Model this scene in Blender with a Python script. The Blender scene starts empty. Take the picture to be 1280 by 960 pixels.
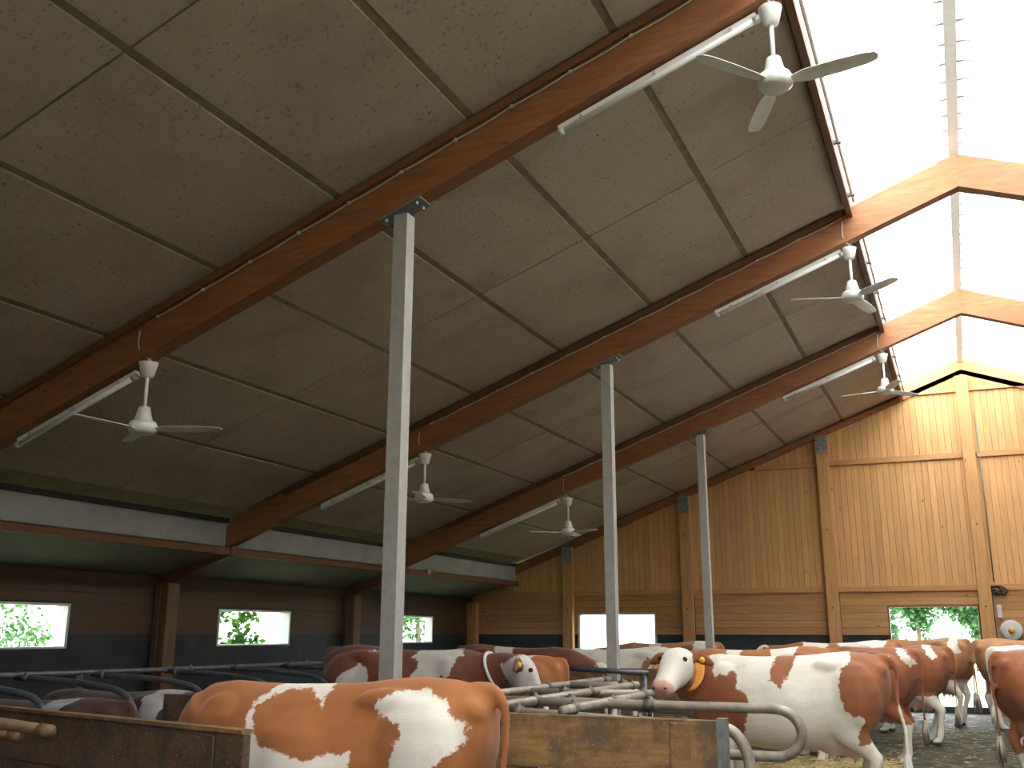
import bpy, bmesh, math, random
import numpy as np
from mathutils import Vector, Matrix
random.seed(7)
C = bpy.context.scene.collection
PI = math.pi

# ------------------------------------------------------------------ camera
F_PX, PITCH, YAW, ROLL = 1238.9, .2469, -.42, .0021
cp, sp, cy_, sy_ = math.cos(PITCH), math.sin(PITCH), math.cos(YAW), math.sin(YAW)
fw = Vector((sy_*cp, cy_*cp, sp)); rt = Vector((cy_, -sy_, 0)); up = rt.cross(fw)
cr, sr = math.cos(ROLL), math.sin(ROLL)
r2 = cr*rt + sr*up; u2 = -sr*rt + cr*up
cd = bpy.data.cameras.new('camera'); cam = bpy.data.objects.new('camera', cd); C.objects.link(cam)
cd.sensor_width = 36; cd.lens = 36*F_PX/1280; cd.clip_end = 500; cd.clip_start = .05
M = Matrix((r2, u2, -fw)).transposed().to_4x4(); M.translation = Vector((0, 0, 1.48))
cam.matrix_world = M
bpy.context.scene.camera = cam

# ------------------------------------------------------------------ light
EXPO = 1.1
SKY = 5.0
SUN = 15.0
w = bpy.data.worlds.new('world'); bpy.context.scene.world = w; w.use_nodes = True
nt = w.node_tree; bg = nt.nodes['Background']
bg.inputs[0].default_value = (.86, .93, 1, 1); bg.inputs[1].default_value = SKY
sd = bpy.data.lights.new('sun', 'SUN'); so = bpy.data.objects.new('sun', sd); C.objects.link(so)
sd.energy = SUN; sd.angle = .02; sd.color = (1, .95, .86)
so.rotation_euler = Vector((.5, .2, -1)).to_track_quat('-Z', 'Y').to_euler()
so.location = (-8, -8, 25)
vs = bpy.context.scene.view_settings
vs.view_transform = 'Standard'; vs.look = 'None'; vs.gamma = 1; vs.exposure = EXPO; vs.use_curve_mapping = False
cy = bpy.context.scene.cycles
cy.max_bounces = 10; cy.diffuse_bounces = 6; cy.transparent_max_bounces = 16

# ------------------------------------------------------------------ materials
def new_mat(name):
    m = bpy.data.materials.new(name); m.use_nodes = True
    return m, m.node_tree, m.node_tree.nodes['Principled BSDF']
def nd(nt, t, **k):
    n = nt.nodes.new(t)
    for a, b in k.items(): setattr(n, a, b)
    return n
def ramp(nt, fac, stops):
    r = nd(nt, 'ShaderNodeValToRGB'); e = r.color_ramp.elements
    while len(e) < len(stops): e.new(.5)
    for x, (p, c) in zip(e, stops):
        x.position = p; x.color = (*c, 1)
    nt.links.new(fac, r.inputs[0]); return r.outputs[0]
def noise(nt, vec, scale, detail=4, rough=.55, dist=0):
    n = nd(nt, 'ShaderNodeTexNoise'); n.inputs['Scale'].default_value = scale
    n.inputs['Detail'].default_value = detail; n.inputs['Roughness'].default_value = rough
    n.inputs['Distortion'].default_value = dist
    if vec is not None: nt.links.new(vec, n.inputs['Vector'])
    return n.outputs['Fac']
def mapping(nt, scale=(1, 1, 1), coord='Object', rnd=False):
    tc = nd(nt, 'ShaderNodeTexCoord'); mp = nd(nt, 'ShaderNodeMapping'); mp.inputs['Scale'].default_value = scale
    nt.links.new(tc.outputs[coord], mp.inputs['Vector'])
    if rnd:
        oi = nd(nt, 'ShaderNodeObjectInfo'); ml = nd(nt, 'ShaderNodeMath', operation='MULTIPLY'); ml.inputs[1].default_value = 37
        nt.links.new(oi.outputs['Random'], ml.inputs[0]); nt.links.new(ml.outputs[0], mp.inputs['Location'])
    return mp.outputs[0]
def mix(nt, fac, a, b, mode='MIX'):
    m = nd(nt, 'ShaderNodeMix', data_type='RGBA', blend_type=mode)
    for s, v in ((m.inputs[0], fac), (m.inputs[6], a), (m.inputs[7], b)):
        if isinstance(v, bpy.types.NodeSocket): nt.links.new(v, s)
        elif isinstance(v, tuple): s.default_value = (*v, 1)
        else: s.default_value = v
    return m.outputs[2]
def bump(nt, b, h, strength=.3, dist=.01):
    n = nd(nt, 'ShaderNodeBump'); n.inputs['Strength'].default_value = strength; n.inputs['Distance'].default_value = dist
    nt.links.new(h, n.inputs['Height']); nt.links.new(n.outputs[0], b.inputs['Normal'])
def wood(name, c1, c2, grain=(1, 12, 12), knot=True, rnd=.25, rough=.6, dirt=None):
    m, nt, b = new_mat(name)
    v = mapping(nt, grain, rnd=True)
    g = noise(nt, v, 2.2, 6, .6, .6)
    col = ramp(nt, g, [(.3, c1), (.7, c2)])
    if knot:
        v2 = mapping(nt, tuple(max(1, s*.25) for s in grain), rnd=True)
        vo = nd(nt, 'ShaderNodeTexVoronoi'); vo.inputs['Scale'].default_value = 1.6; nt.links.new(v2, vo.inputs['Vector'])
        k = ramp(nt, vo.outputs['Distance'], [(.03, (1, 1, 1)), (.08, (0, 0, 0))])
        col = mix(nt, k, col, tuple(x*.45 for x in c1))
    oi = nd(nt, 'ShaderNodeObjectInfo')
    rr = nd(nt, 'ShaderNodeMapRange'); rr.inputs[3].default_value = 1-rnd; rr.inputs[4].default_value = 1+rnd*.6
    nt.links.new(oi.outputs['Random'], rr.inputs[0])
    cmb = nd(nt, 'ShaderNodeCombineColor')
    for i in range(3): nt.links.new(rr.outputs[0], cmb.inputs[i])
    col = mix(nt, 1.0, col, cmb.outputs[0], 'MULTIPLY')
    if dirt:
        v3 = mapping(nt, (1, 1, 1)); d = noise(nt, v3, 5, 5, .65)
        f = ramp(nt, d, [(.42, (0, 0, 0)), (.58, (1, 1, 1))])
        col = mix(nt, f, col, dirt)
        v4 = mapping(nt, (1, 1, 1)); d2 = noise(nt, v4, 120, 2)
        f2 = ramp(nt, d2, [(.68, (0, 0, 0)), (.72, (1, 1, 1))])
        col = mix(nt, f2, col, (.45, .42, .36))
    nt.links.new(col, b.inputs['Base Color']); b.inputs['Roughness'].default_value = rough
    bump(nt, b, g, .25, .004)
    return m
def plain(name, c, rough=.5, metal=0, var=.12, scale=8, bmp=.1):
    m, nt, b = new_mat(name)
    n = noise(nt, mapping(nt), scale, 5)
    col = ramp(nt, n, [(.3, tuple(x*(1-var) for x in c)), (.7, tuple(min(1, x*(1+var)) for x in c))])
    nt.links.new(col, b.inputs['Base Color'])
    b.inputs['Roughness'].default_value = rough; b.inputs['Metallic'].default_value = metal
    if bmp: bump(nt, b, n, bmp, .003)
    return m
M_RAFT = wood('rafter_wood', (.20, .075, .027), (.33, .125, .042), (1.2, 10, 10), rnd=.08)
M_BATTEN = wood('batten_wood', (.13, .05, .022), (.19, .075, .03), (1.2, 10, 10), knot=False)
M_BOARDV = wood('vertical_board_wood', (.45, .235, .088), (.60, .325, .13), (10, 10, .8), rnd=.13)
M_BOARDH = wood('horizontal_board_wood', (.34, .17, .06), (.46, .235, .09), (.9, 10, 10), rnd=.12)
M_BOARDL = wood('shaded_left_board_wood', (.060, .032, .015), (.095, .050, .022), (.9, 10, 10), rnd=.15)  # left wall boards, the dimness of that wall put into the wood colour
M_POSTL = wood('dark_post_wood', (.11, .058, .025), (.16, .087, .036), (10, 10, .9), rnd=.06)  # darker tone of the post wood, for left wall posts and rail ends
M_POST = wood('post_wood', (.36, .175, .06), (.50, .26, .10), (10, 10, .9), rnd=.06)
M_GIRT = wood('girt_wood', (.37, .18, .06), (.50, .25, .095), (.9, 10, 10), rnd=.1)
M_PLANK = wood('old_plank_wood', (.20, .10, .035), (.37, .205, .07), (1.5, 14, 14), rnd=.15, dirt=(.13, .08, .042), rough=.75)
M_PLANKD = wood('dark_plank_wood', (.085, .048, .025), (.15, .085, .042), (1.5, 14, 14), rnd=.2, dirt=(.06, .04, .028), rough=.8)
M_GALV = plain('galvanised_steel', (.40, .39, .36), .6, .3, .09, 14)
M_GALVD = plain('bracket_steel', (.22, .24, .24), .5, .5, .2, 20)
M_PIPE = plain('pipe_steel', (.30, .255, .21), .5, .3, .28, 14, .3)
M_PIPED = plain('dull_pipe_steel', (.12, .13, .15), .45, .5, .3, 10, .3)
M_CLAMP = plain('clamp_iron', (.15, .135, .12), .6, .6, .3, 20)
M_WHITEP = plain('white_enamel', (.72, .71, .68), .4, 0, .06, 10)
M_GREYP = plain('grey_enamel', (.45, .46, .45), .45, 0, .1, 10)
M_TUBE = plain('tube_glass', (.75, .76, .74), .2, 0, .03, 5, 0)
M_CABLE = plain('cable_plastic', (.5, .48, .45), .6, 0, .05, 10, 0)
M_STRIP = plain('white_panel', (.36, .37, .36), .6, 0, .12, 2)
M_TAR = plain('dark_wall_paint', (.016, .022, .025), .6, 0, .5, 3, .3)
M_FRAME = plain('window_frame_paint', (.55, .56, .54), .5, 0, .08, 6)
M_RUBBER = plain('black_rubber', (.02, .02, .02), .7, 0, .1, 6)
M_YEL = plain('yellow_plastic', (.75, .5, .05), .5, 0, .05, 6, 0)
M_STRAP = plain('white_strap', (.55, .52, .48), .7, 0, .1, 6, 0)
M_ORANGE = plain('orange_strap', (.65, .28, .03), .6, 0, .1, 6, 0)
M_HOOF = plain('hoof_horn', (.10, .08, .06), .6, 0, .3, 10)
M_EYE = plain('eye_dark', (.015, .01, .008), .15, 0, .1, 6, 0)
M_NOSTRIL = plain('nostril_dark', (.09, .03, .03), .6, 0, .1, 6, 0)
M_BARK = plain('bark', (.14, .10, .07), .9, 0, .3, 12)

def ceiling_mat():
    m, nt, b = new_mat('wood_wool_ceiling')
    v = mapping(nt, rnd=True)
    n1 = noise(nt, v, .9, 4, .6, .4)
    base = ramp(nt, n1, [(.3, (.37, .305, .235)), (.5, (.45, .375, .295)), (.72, (.48, .415, .34))])
    v2 = mapping(nt, (1, 1, 1), rnd=True)
    n2 = noise(nt, v2, 26, 3, .65)
    sp_ = ramp(nt, n2, [(.60, (0, 0, 0)), (.66, (1, 1, 1))])
    n3 = noise(nt, v2, 3, 3, .6)
    gate = ramp(nt, n3, [(.4, (.3, .3, .3)), (.65, (.9, .9, .9))])
    f = mix(nt, 1.0, sp_, gate, 'MULTIPLY')
    col = mix(nt, f, base, (.17, .115, .065))
    # streaky water stains running down the slope
    v4 = mapping(nt, (.7, 6, .7), rnd=True); n4 = noise(nt, v4, .8, 4, .6, .5)
    f4 = ramp(nt, n4, [(.55, (0, 0, 0)), (.75, (.18, .18, .18))])
    col = mix(nt, f4, col, (.31, .25, .185))
    nt.links.new(col, b.inputs['Base Color']); b.inputs['Roughness'].default_value = .9
    bump(nt, b, noise(nt, v2, 90, 3), .35, .004)
    return m
M_CEIL = ceiling_mat()
M_LOW = plain('low_ceiling_board', (.19, .19, .145), .85, 0, .15, 3)
M_JOINT = plain('joint_strip', (.24, .205, .12), .9, 0, .2, 5)

def sheet_mat():
    m, nt, b = new_mat('translucent_sheet')
    nt.nodes.remove(b); out = nt.nodes['Material Output']
    tr = nd(nt, 'ShaderNodeBsdfTranslucent'); tr.inputs[0].default_value = (.93, .94, .92, 1)
    df = nd(nt, 'ShaderNodeBsdfDiffuse'); df.inputs[0].default_value = (.85, .85, .83, 1)
    mx = nd(nt, 'ShaderNodeMixShader'); mx.inputs[0].default_value = .3
    nt.links.new(tr.outputs[0], mx.inputs[1]); nt.links.new(df.outputs[0], mx.inputs[2]); nt.links.new(mx.outputs[0], out.inputs[0])
    return m
M_SHEET = sheet_mat()
def glass_mat():
    m, nt, b = new_mat('window_pane')
    nt.nodes.remove(b); out = nt.nodes['Material Output']
    tr = nd(nt, 'ShaderNodeBsdfTransparent'); tr.inputs[0].default_value = (.93, .96, .95, 1)
    gl = nd(nt, 'ShaderNodeBsdfGlossy'); gl.inputs['Roughness'].default_value = .05
    mx = nd(nt, 'ShaderNodeMixShader'); mx.inputs[0].default_value = .06
    nt.links.new(tr.outputs[0], mx.inputs[1]); nt.links.new(gl.outputs[0], mx.inputs[2]); nt.links.new(mx.outputs[0], out.inputs[0])
    return m
M_GLASS = glass_mat()
def floor_mat():
    m, nt, b = new_mat('muddy_floor')
    v = mapping(nt)
    n = noise(nt, v, 3.5, 8, .7, .3)
    col = ramp(nt, n, [(.34, (.018, .016, .010)), (.5, (.040, .036, .018)), (.62, (.075, .066, .032)), (.75, (.14, .12, .065))])
    nt.links.new(col, b.inputs['Base Color'])
    r = ramp(nt, noise(nt, v, 6, 4), [(.4, (.55, .55, .55)), (.6, (.95, .95, .95))])
    nt.links.new(r, b.inputs['Roughness']); b.inputs['Specular IOR Level'].default_value = .25
    bump(nt, b, n, .9, .06)
    return m
M_FLOOR = floor_mat()
def straw_mat():
    m, nt, b = new_mat('straw')
    g = nd(nt, 'ShaderNodeNewGeometry')
    col = ramp(nt, g.outputs['Random Per Island'], [(0, (.20, .13, .05)), (.5, (.42, .30, .12)), (1, (.60, .48, .24))])
    nt.links.new(col, b.inputs['Base Color']); b.inputs['Roughness'].default_value = .8
    return m
M_STRAW = straw_mat()
def leaf_mat(name, a, c):
    m, nt, b = new_mat(name)
    nt.nodes.remove(b); out = nt.nodes['Material Output']
    g = nd(nt, 'ShaderNodeNewGeometry')
    col = ramp(nt, g.outputs['Random Per Island'], [(0, a), (1, c)])
    tr = nd(nt, 'ShaderNodeBsdfTranslucent'); df = nd(nt, 'ShaderNodeBsdfDiffuse')
    nt.links.new(col, tr.inputs[0]); nt.links.new(col, df.inputs[0])
    mx = nd(nt, 'ShaderNodeMixShader'); mx.inputs[0].default_value = .55
    nt.links.new(tr.outputs[0], mx.inputs[1]); nt.links.new(df.outputs[0], mx.inputs[2]); nt.links.new(mx.outputs[0], out.inputs[0])
    return m
M_LEAF = leaf_mat('leaves', (.012, .035, .006), (.05, .11, .02))
M_LEAF3 = leaf_mat('doorway_leaves', (.035, .10, .045), (.16, .30, .14))
M_LEAF2 = leaf_mat('far_leaves', (.03, .085, .03), (.10, .20, .07))
def grass_mat():
    m, nt, b = new_mat('field_grass')
    n = noise(nt, mapping(nt), .6, 8, .7)
    col = ramp(nt, n, [(.3, (.11, .15, .05)), (.7, (.24, .27, .13))])
    nt.links.new(col, b.inputs['Base Color']); b.inputs['Roughness'].default_value = .9
    return m
M_GRASS = grass_mat()
M_YARD = plain('yard_concrete', (.34, .36, .38), .8, 0, .2, 3)

# ------------------------------------------------------------------ mesh helpers
def link(name, me, mat, parent=None):
    o = bpy.data.objects.new(name, me); C.objects.link(o)
    if mat is not None and not me.materials: me.materials.append(mat)
    if parent is not None: o.parent = parent
    return o
def obj(name, bm, mat, parent=None, smooth=False):
    bmesh.ops.recalc_face_normals(bm, faces=bm.faces[:])
    me = bpy.data.meshes.new(name); bm.to_mesh(me); bm.free()
    if smooth:
        for p in me.polygons: p.use_smooth = True
    return link(name, me, mat, parent)
def tag(o, label, cat, group=None):
    o['label'] = label; o['category'] = cat
    if group: o['group'] = group
    return o
def struct(o): o['kind'] = 'structure'; return o
def stuff(o): o['kind'] = 'stuff'; return o
def empty(name, loc=(0, 0, 0), rz=0):
    o = bpy.data.objects.new(name, None); C.objects.link(o); o.location = loc; o.rotation_euler = (0, 0, rz)
    o.empty_display_size = .1
    return o
def box(bm, x0, x1, y0, y1, z0, z1, bev=0):
    vs = [bm.verts.new((x, y, z)) for x in (x0, x1) for y in (y0, y1) for z in (z0, z1)]
    fs = [(0, 1, 3, 2), (4, 6, 7, 5), (0, 4, 5, 1), (2, 3, 7, 6), (0, 2, 6, 4), (1, 5, 7, 3)]
    fl = [bm.faces.new([vs[i] for i in f]) for f in fs]
    if bev:
        es = list({e for f in fl for e in f.edges})
        bmesh.ops.bevel(bm, geom=es, offset=bev, segments=1, affect='EDGES')
def bx(name, mat, parent, x0, x1, y0, y1, z0, z1, bev=0):
    bm = bmesh.new(); box(bm, x0, x1, y0, y1, z0, z1, bev); return obj(name, bm, mat, parent)
def quadprism(bm, pts, d):
    """pts: 4+ points of a planar polygon; d: extrusion vector"""
    a = [bm.verts.new(p) for p in pts]; b = [bm.verts.new(Vector(p)+Vector(d)) for p in pts]
    bm.faces.new(a); bm.faces.new(b[::-1]); n = len(a)
    for i in range(n): bm.faces.new((a[i], b[i], b[(i+1) % n], a[(i+1) % n]))
def rings(bm, rs, cap=True):
    vv = [[bm.verts.new(p) for p in r] for r in rs]; n = len(rs[0])
    for a, b in zip(vv, vv[1:]):
        for i in range(n): bm.faces.new((a[i], a[(i+1) % n], b[(i+1) % n], b[i]))
    if cap: bm.faces.new(vv[0][::-1]); bm.faces.new(vv[-1])
def tube(bm, pts, r, n=10, cap=True):
    pts = [Vector(p) for p in pts]; rr = r if isinstance(r, (list, tuple)) else [r]*len(pts)
    t0 = (pts[1]-pts[0]).normalized(); s = t0.orthogonal().normalized(); out = []
    for i, p in enumerate(pts):
        t = (pts[min(i+1, len(pts)-1)]-pts[max(i-1, 0)]).normalized()
        s = (s - t*s.dot(t)).normalized(); u = t.cross(s)
        out.append([p + (s*math.cos(2*PI*k/n)+u*math.sin(2*PI*k/n))*rr[i] for k in range(n)])
    rings(bm, out, cap)
def smoothpath(pts, n=6):
    P = [Vector(p) for p in pts]; P = [2*P[0]-P[1]]+P+[2*P[-1]-P[-2]]; out = []
    for i in range(1, len(P)-2):
        for k in range(n):
            t = k/n; a, b, c, d = P[i-1:i+3]
            out.append(.5*((2*b)+(c-a)*t+(2*a-5*b+4*c-d)*t*t+(3*b-3*c+d-a)*t**3))
    out.append(P[-2]); return out
def lathe(bm, prof, c=(0, 0, 0), n=24):
    rings(bm, [[(c[0]+r*math.cos(2*PI*k/n), c[1]+r*math.sin(2*PI*k/n), c[2]+z) for k in range(n)] for r, z in prof])
def ball(bm, c, r, seg=14, rot=None):
    rs = []
    for j in range(seg//2+1):
        th = PI*(j+.02)/(seg//2+.04); rs.append([(r[0]*math.sin(th)*math.cos(2*PI*k/seg), r[1]*math.sin(th)*math.sin(2*PI*k/seg), r[2]*math.cos(th)) for k in range(seg)])
    if rot is not None: rs = [[rot @ Vector(p) for p in q] for q in rs]
    rings(bm, [[Vector(c)+Vector(p) for p in q] for q in rs])

# ------------------------------------------------------------------ building dimensions
XR = .40; ZR = 6.43; TA = .3707; CA = math.cos(math.atan(TA))
XE = -.79; XC = -3.87; XW = -10.92; XS = -9.70
YS = [-3.7, 1.43, 6.53, 11.63, 16.63]; YG = 22.03
XWR = 2*XR - XW
def zb(x): return ZR - TA*abs(XR - x)
RD = .40; RW = .16           # rafter depth and width

# floor
fl = bmesh.new(); nx, ny = 60, 80
vv = [[fl.verts.new((XW-.2+(XWR-XW+.4)*i/nx, -8+(YG+8.3)*j/ny, 0)) for i in range(nx+1)] for j in range(ny+1)]
for j in range(ny):
    for i in range(nx): fl.faces.new((vv[j][i], vv[j][i+1], vv[j+1][i+1], vv[j+1][i]))
struct(obj('floor', fl, M_FLOOR))
struct(bx('bounce_slab', plain('bounce_slab_concrete', (.58, .54, .48), .8, 0, .12, 2), None, 2.3, 6.8, -7.9, 21.8, 0, .02))  # unseen pale slab, added to bounce skylight up onto the ceiling

# ------------------------------------------------------------------ ceiling: roof deck with panels below it
deck = bmesh.new()
def slope_slab(bm, x0, x1, y0, y1, off, th):
    quadprism(bm, [(x0, y0, zb(x0)+off), (x1, y0, zb(x1)+off), (x1, y0, zb(x1)+off+th), (x0, y0, zb(x0)+off+th)], (0, y1-y0, 0))
slope_slab(deck, XS-.5, XE-.04, -8, YG+.3, RD+.05, .09)
slope_slab(deck, 2*XR-XE+.04, 2*XR-XS+.5, -8, YG+.3, RD+.05, .09)
ceil = struct(obj('ceiling', deck, M_JOINT))
def slope_panel(x0, x1, y0, y1, off, th, mat, parent, name):
    bm = bmesh.new(); slope_slab(bm, x0, x1, y0, y1, off, th); return obj(name, bm, mat, parent)
JX = [-.83, -2.03, -3.25, -4.49, -5.73, -6.96, -8.19, -9.46]
bays = [(YS[0], YS[1]), (YS[1], YS[2]), (YS[2], YS[3]), (YS[3], YS[4]), (YS[4], YG)]
for (a, b) in bays:
    ya, yb = a+RW/2+.005, b-(RW/2+.005 if b < YG else 0)
    mid = (a+b)/2 + (.1 if b < YG else 0)
    for k, (xa, xb) in enumerate(zip(JX, JX[1:])):
        g = .036
        for (p, q) in ((ya, mid-.008), (mid+.008, yb)):
            dz = random.uniform(-.004, .004)
            slope_panel(xb+g, xa-g, p, q, RD+.030+dz, .016, M_CEIL, ceil, 'ceiling_panel')
for k in range(6):
    slope_panel(2*XR+.83+k*1.23+.03, 2*XR+.83+(k+1)*1.23-.03, -8, YG, RD+.008, .038, M_CEIL, ceil, 'ceiling_panel')
slope_panel(2*XR+.83+6*1.23, 2*XR-XS+.4, -8, YG, RD+.008, .038, M_CEIL, ceil, 'ceiling_panel')
# lower ceiling of the low outer strip (left, and mirrored right)
def lower_ceiling(s):
    f = lambda x: x if s < 0 else 2*XR-x
    bm = bmesh.new()
    quadprism(bm, [(f(XW-.25), -8, 2.26), (f(XS), -8, 2.645), (f(XS), -8, 2.70), (f(XW-.25), -8, 2.32)], (0, YG+8.2, 0))
    return obj('lower_ceiling', bm, M_LOW, ceil)
lower_ceiling(-1); lower_ceiling(1)
# outer roof over low strip so no light leaks
for s in (-1, 1):
    f = lambda x: x if s < 0 else 2*XR-x
    bm = bmesh.new(); quadprism(bm, [(f(XW-.9), -8, 2.35), (f(XS-.3), -8, 3.30), (f(XS-.3), -8, 3.36), (f(XW-.9), -8, 2.41)], (0, YG+8.3, 0))
    obj('eaves_slab', bm, M_JOINT, ceil)
# white fascia between the two ceilings plus its bottom purlin
ysp = [-8]+YS+[YG]
tr1 = struct(empty('trim_1', (XS, 0, 2.65)))
for a, b in zip(ysp, ysp[1:]):
    o = bx('fascia_panel', M_STRIP, tr1, -.03, 0, a+RW/2+.01, b-RW/2-.01, .03, .38)
    o = bx('shadow_strip', M_RUBBER, tr1, -.03, .05, a+RW/2+.01, b-RW/2-.01, .38, .45)  # black strip standing in for the shadow line above the fascia
tr2 = struct(empty('trim_2', (XS, 0, 2.58)))
for a, b in zip(ysp, ysp[1:]):
    bx('purlin', M_BATTEN, tr2, -.05, .09, a+RW/2+.005, b-RW/2-.005, 0, .095)
# wooden edging of the ceiling at the skylight
tr3 = struct(empty('trim_3', (XE, 0, zb(XE))))
for a, b in zip(ysp, ysp[1:]):
    bx('edge_board', M_BATTEN, tr3, -.035, .03, a+RW/2+.005, b-RW/2-.005, RD-.13, RD+.06)
    bm = bmesh.new(); tube(bm, [(.07, a+.3, RD-.03), (.07, b-.3, RD-.03)], .02, 8); obj('edge_pipe', bm, M_WHITEP, tr3, True)
    for k in range(4):
        yy = a+.5+k*(b-a-1)/3
        bx('pipe_clip', M_CLAMP, tr3, .025, .10, yy-.02, yy+.02, RD-.05, RD-.01)

# ------------------------------------------------------------------ ridge skylight
sky = struct(empty('window_9', (XR, 0, 7.1)))
def sheet(side, y0, y1):
    """trapezoid corrugated translucent sheet running up the slope"""
    bm = bmesh.new(); pitch = .37; prof = []
    y = y0
    while y < y1-1e-6:
        prof += [(y, 0), (y+.20, 0), (y+.245, .055), (y+.325, .055)]; y += pitch
    prof.append((y1, 0))
    xs = [-1.75, -.1] if side < 0 else [.1, 1.75]
    a = [bm.verts.new((xs[0], p, -TA*abs(xs[0])+q)) for p, q in prof]
    b = [bm.verts.new((xs[1], p, -TA*abs(xs[1])+q)) for p, q in prof]
    for i in range(len(a)-1): bm.faces.new((a[i], a[i+1], b[i+1], b[i]))
    me = bpy.data.meshes.new('roof_sheet'); bm.to_mesh(me); bm.free()
    o = link('roof_sheet', me, M_SHEET, sky)
y = -8
while y < YG:
    for s in (-1, 1): sheet(s, y, y+1.11)
    y += 1.11
cap = bmesh.new()
quadprism(cap, [(-.2, -8, .02), (0, -8, .10), (0, -8, .104), (-.2, -8, .024)], (0, YG+8, 0))
quadprism(cap, [(.2, -8, .02), (0, -8, .10), (0, -8, .104), (.2, -8, .024)], (0, YG+8, 0))
obj('ridge_cap', cap, M_SHEET, sky)
# risers closing the gap between ceiling edge and raised sheets
for s in (-1, 1):
    bm = bmesh.new(); x0 = s*(XR-XE+.05); z0 = zb(XE)+RD+.05-7.1
    quadprism(bm, [(x0, -8, z0), (x0+s*.004, -8, z0), (x0+s*.004, -8, -TA*abs(x0)+.01), (x0, -8, -TA*abs(x0)+.01)], (0, YG+8, 0))
    obj('riser_sheet', bm, M_SHEET, sky)
rb = bx('ridge_purlin', M_WHITEP, None, XR-.055, XR+.055, -7.9, YG, 6.99, 7.08)
tag(rb, 'grey ridge purlin running lengthwise under the peak of the glowing skylight', 'purlin')

for k in range(80):  # thin grey fins shaped as the shadow lines of the corrugated sheets
    for s in (-1, 1):
        bm = bmesh.new(); yy = -7.5+.37*k+.28
        quadprism(bm, [(s*.05+XR, yy-.03, 7.0), (s*.05+XR, yy+.03, 7.0), (s*.12+XR, yy+.012, 7.0), (s*.42+XR, yy+.003, 6.90), (s*.42+XR, yy-.003, 6.90), (s*.12+XR, yy-.012, 7.0)], (0, 0, .02))
        obj('shadow_fin', bm, M_GREYP, rb)
# ------------------------------------------------------------------ rafters
def rafter(y, label, first):
    root = empty('roof_rafter', (XR, y, ZR)); tag(root, label, 'rafter', None)
    for s in (-1, 1):
        bm = bmesh.new(); L = XR-XS     # 10.1
        xk = s*L; zk = -TA*L
        # main member: constant depth, tapered at the lower end
        quadprism(bm, [(0, -RW/2, 0), (s*(L-.05), -RW/2, -TA*(L-.05)), (s*(L+.35), -RW/2, -TA*(L+.35)+.03), (s*(L-.1), -RW/2, -TA*(L-.1)+RD-.04), (s*(L-1.1), -RW/2, -TA*(L-1.1)+RD), (0, -RW/2, RD)], (0, RW, 0))
        obj('beam', bm, M_RAFT, root)
        bm = bmesh.new(); x1 = XR-XW
        quadprism(bm, [(s*(L-.1), -.06, 2.57-ZR), (s*(x1+.0), -.06, 2.16-ZR), (s*(x1+.0), -.06, 2.30-ZR), (s*(L-.1), -.06, 2.70-ZR)], (0, .12, 0))
        obj('eaves_rafter', bm, M_BATTEN, root)
        for yy in (-RW/2-.035, RW/2):
            bm = bmesh.new()
            a, b = 1.22, L-1.0
            quadprism(bm, [(s*a, yy, -TA*a+RD-.075), (s*b, yy, -TA*b+RD-.075), (s*b, yy, -TA*b+RD), (s*a, yy, -TA*a+RD)], (0, .035, 0))
            obj('ledger_batten', bm, M_BATTEN, root)
    # cable clipped along the near face, left side
    pts = []; yy = -RW/2-.012
    n = 44
    for i in range(n+1):
        d = 1.30+(6.75-1.30)*i/n
        pts.append((-d, yy, -TA*d+RD-.095-.012*abs(math.sin(i*PI/4))))
    bm = bmesh.new(); tube(bm, pts, .0065, 6); cab = obj('cable', bm, M_CABLE, root, True)
    for i in range(0, n+1, 4):
        x, yy2, z = pts[i]; bx('cable_clip', M_CABLE, cab, x-.012, x+.012, yy2-.012, yy2+.014, z-.012, z+.012)
    return root
RL = ['sloping brown timber rafter hidden beyond the top edge, over the viewer',
      'sloping brown timber rafter behind the viewer',
      'nearest sloping brown timber rafter, carried by the tallest steel column',
      'middle sloping brown timber rafter, carried by the second steel column from the left',
      'farthest free sloping brown timber rafter, carried by the thin steel column before the plank wall']
for k, y in enumerate(YS):
    if k >= 2: rafter(y, RL[k], 0)
# gable rafter
root = empty('roof_rafter', (XR, YG-.06, ZR)); tag(root, 'timber rafter lying flat along the top of the plank end wall', 'rafter')
for s in (-1, 1):
    bm = bmesh.new(); a = 0; b = XR-XW+.1
    quadprism(bm, [(0, 0, .30), (s*b, 0, -TA*b+.16), (s*b, 0, -TA*b+.30), (s*(XR-XS), 0, -TA*(XR-XS)+RD), (0, 0, RD+.0)], (0, .10, 0)); obj('beam', bm, M_RAFT, root)
bm = bmesh.new()
quadprism(bm, [(-1.25, .0, -TA*1.25+RD), (1.25, 0, -TA*1.25+RD), (1.25, 0, -TA*1.25+.62), (0, 0, .64), (-1.25, 0, -TA*1.25+.62)], (0, .08, 0))
obj('gable_peak_board', bm, M_POST, root)
# behind-the-camera rafters (simple but real)
for k in (0, 1):
    root = empty('roof_rafter', (XR, YS[k], ZR)); tag(root, RL[k], 'rafter')
    for s in (-1, 1):
        bm = bmesh.new(); L = XR-XW
        quadprism(bm, [(0, -RW/2, 0), (s*L, -RW/2, -TA*L), (s*L, -RW/2, -TA*L+.12), (s*(L-1.5), -RW/2, -TA*(L-1.5)+RD), (0, -RW/2, RD)], (0, RW, 0)); obj('beam', bm, M_RAFT, root)

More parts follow.
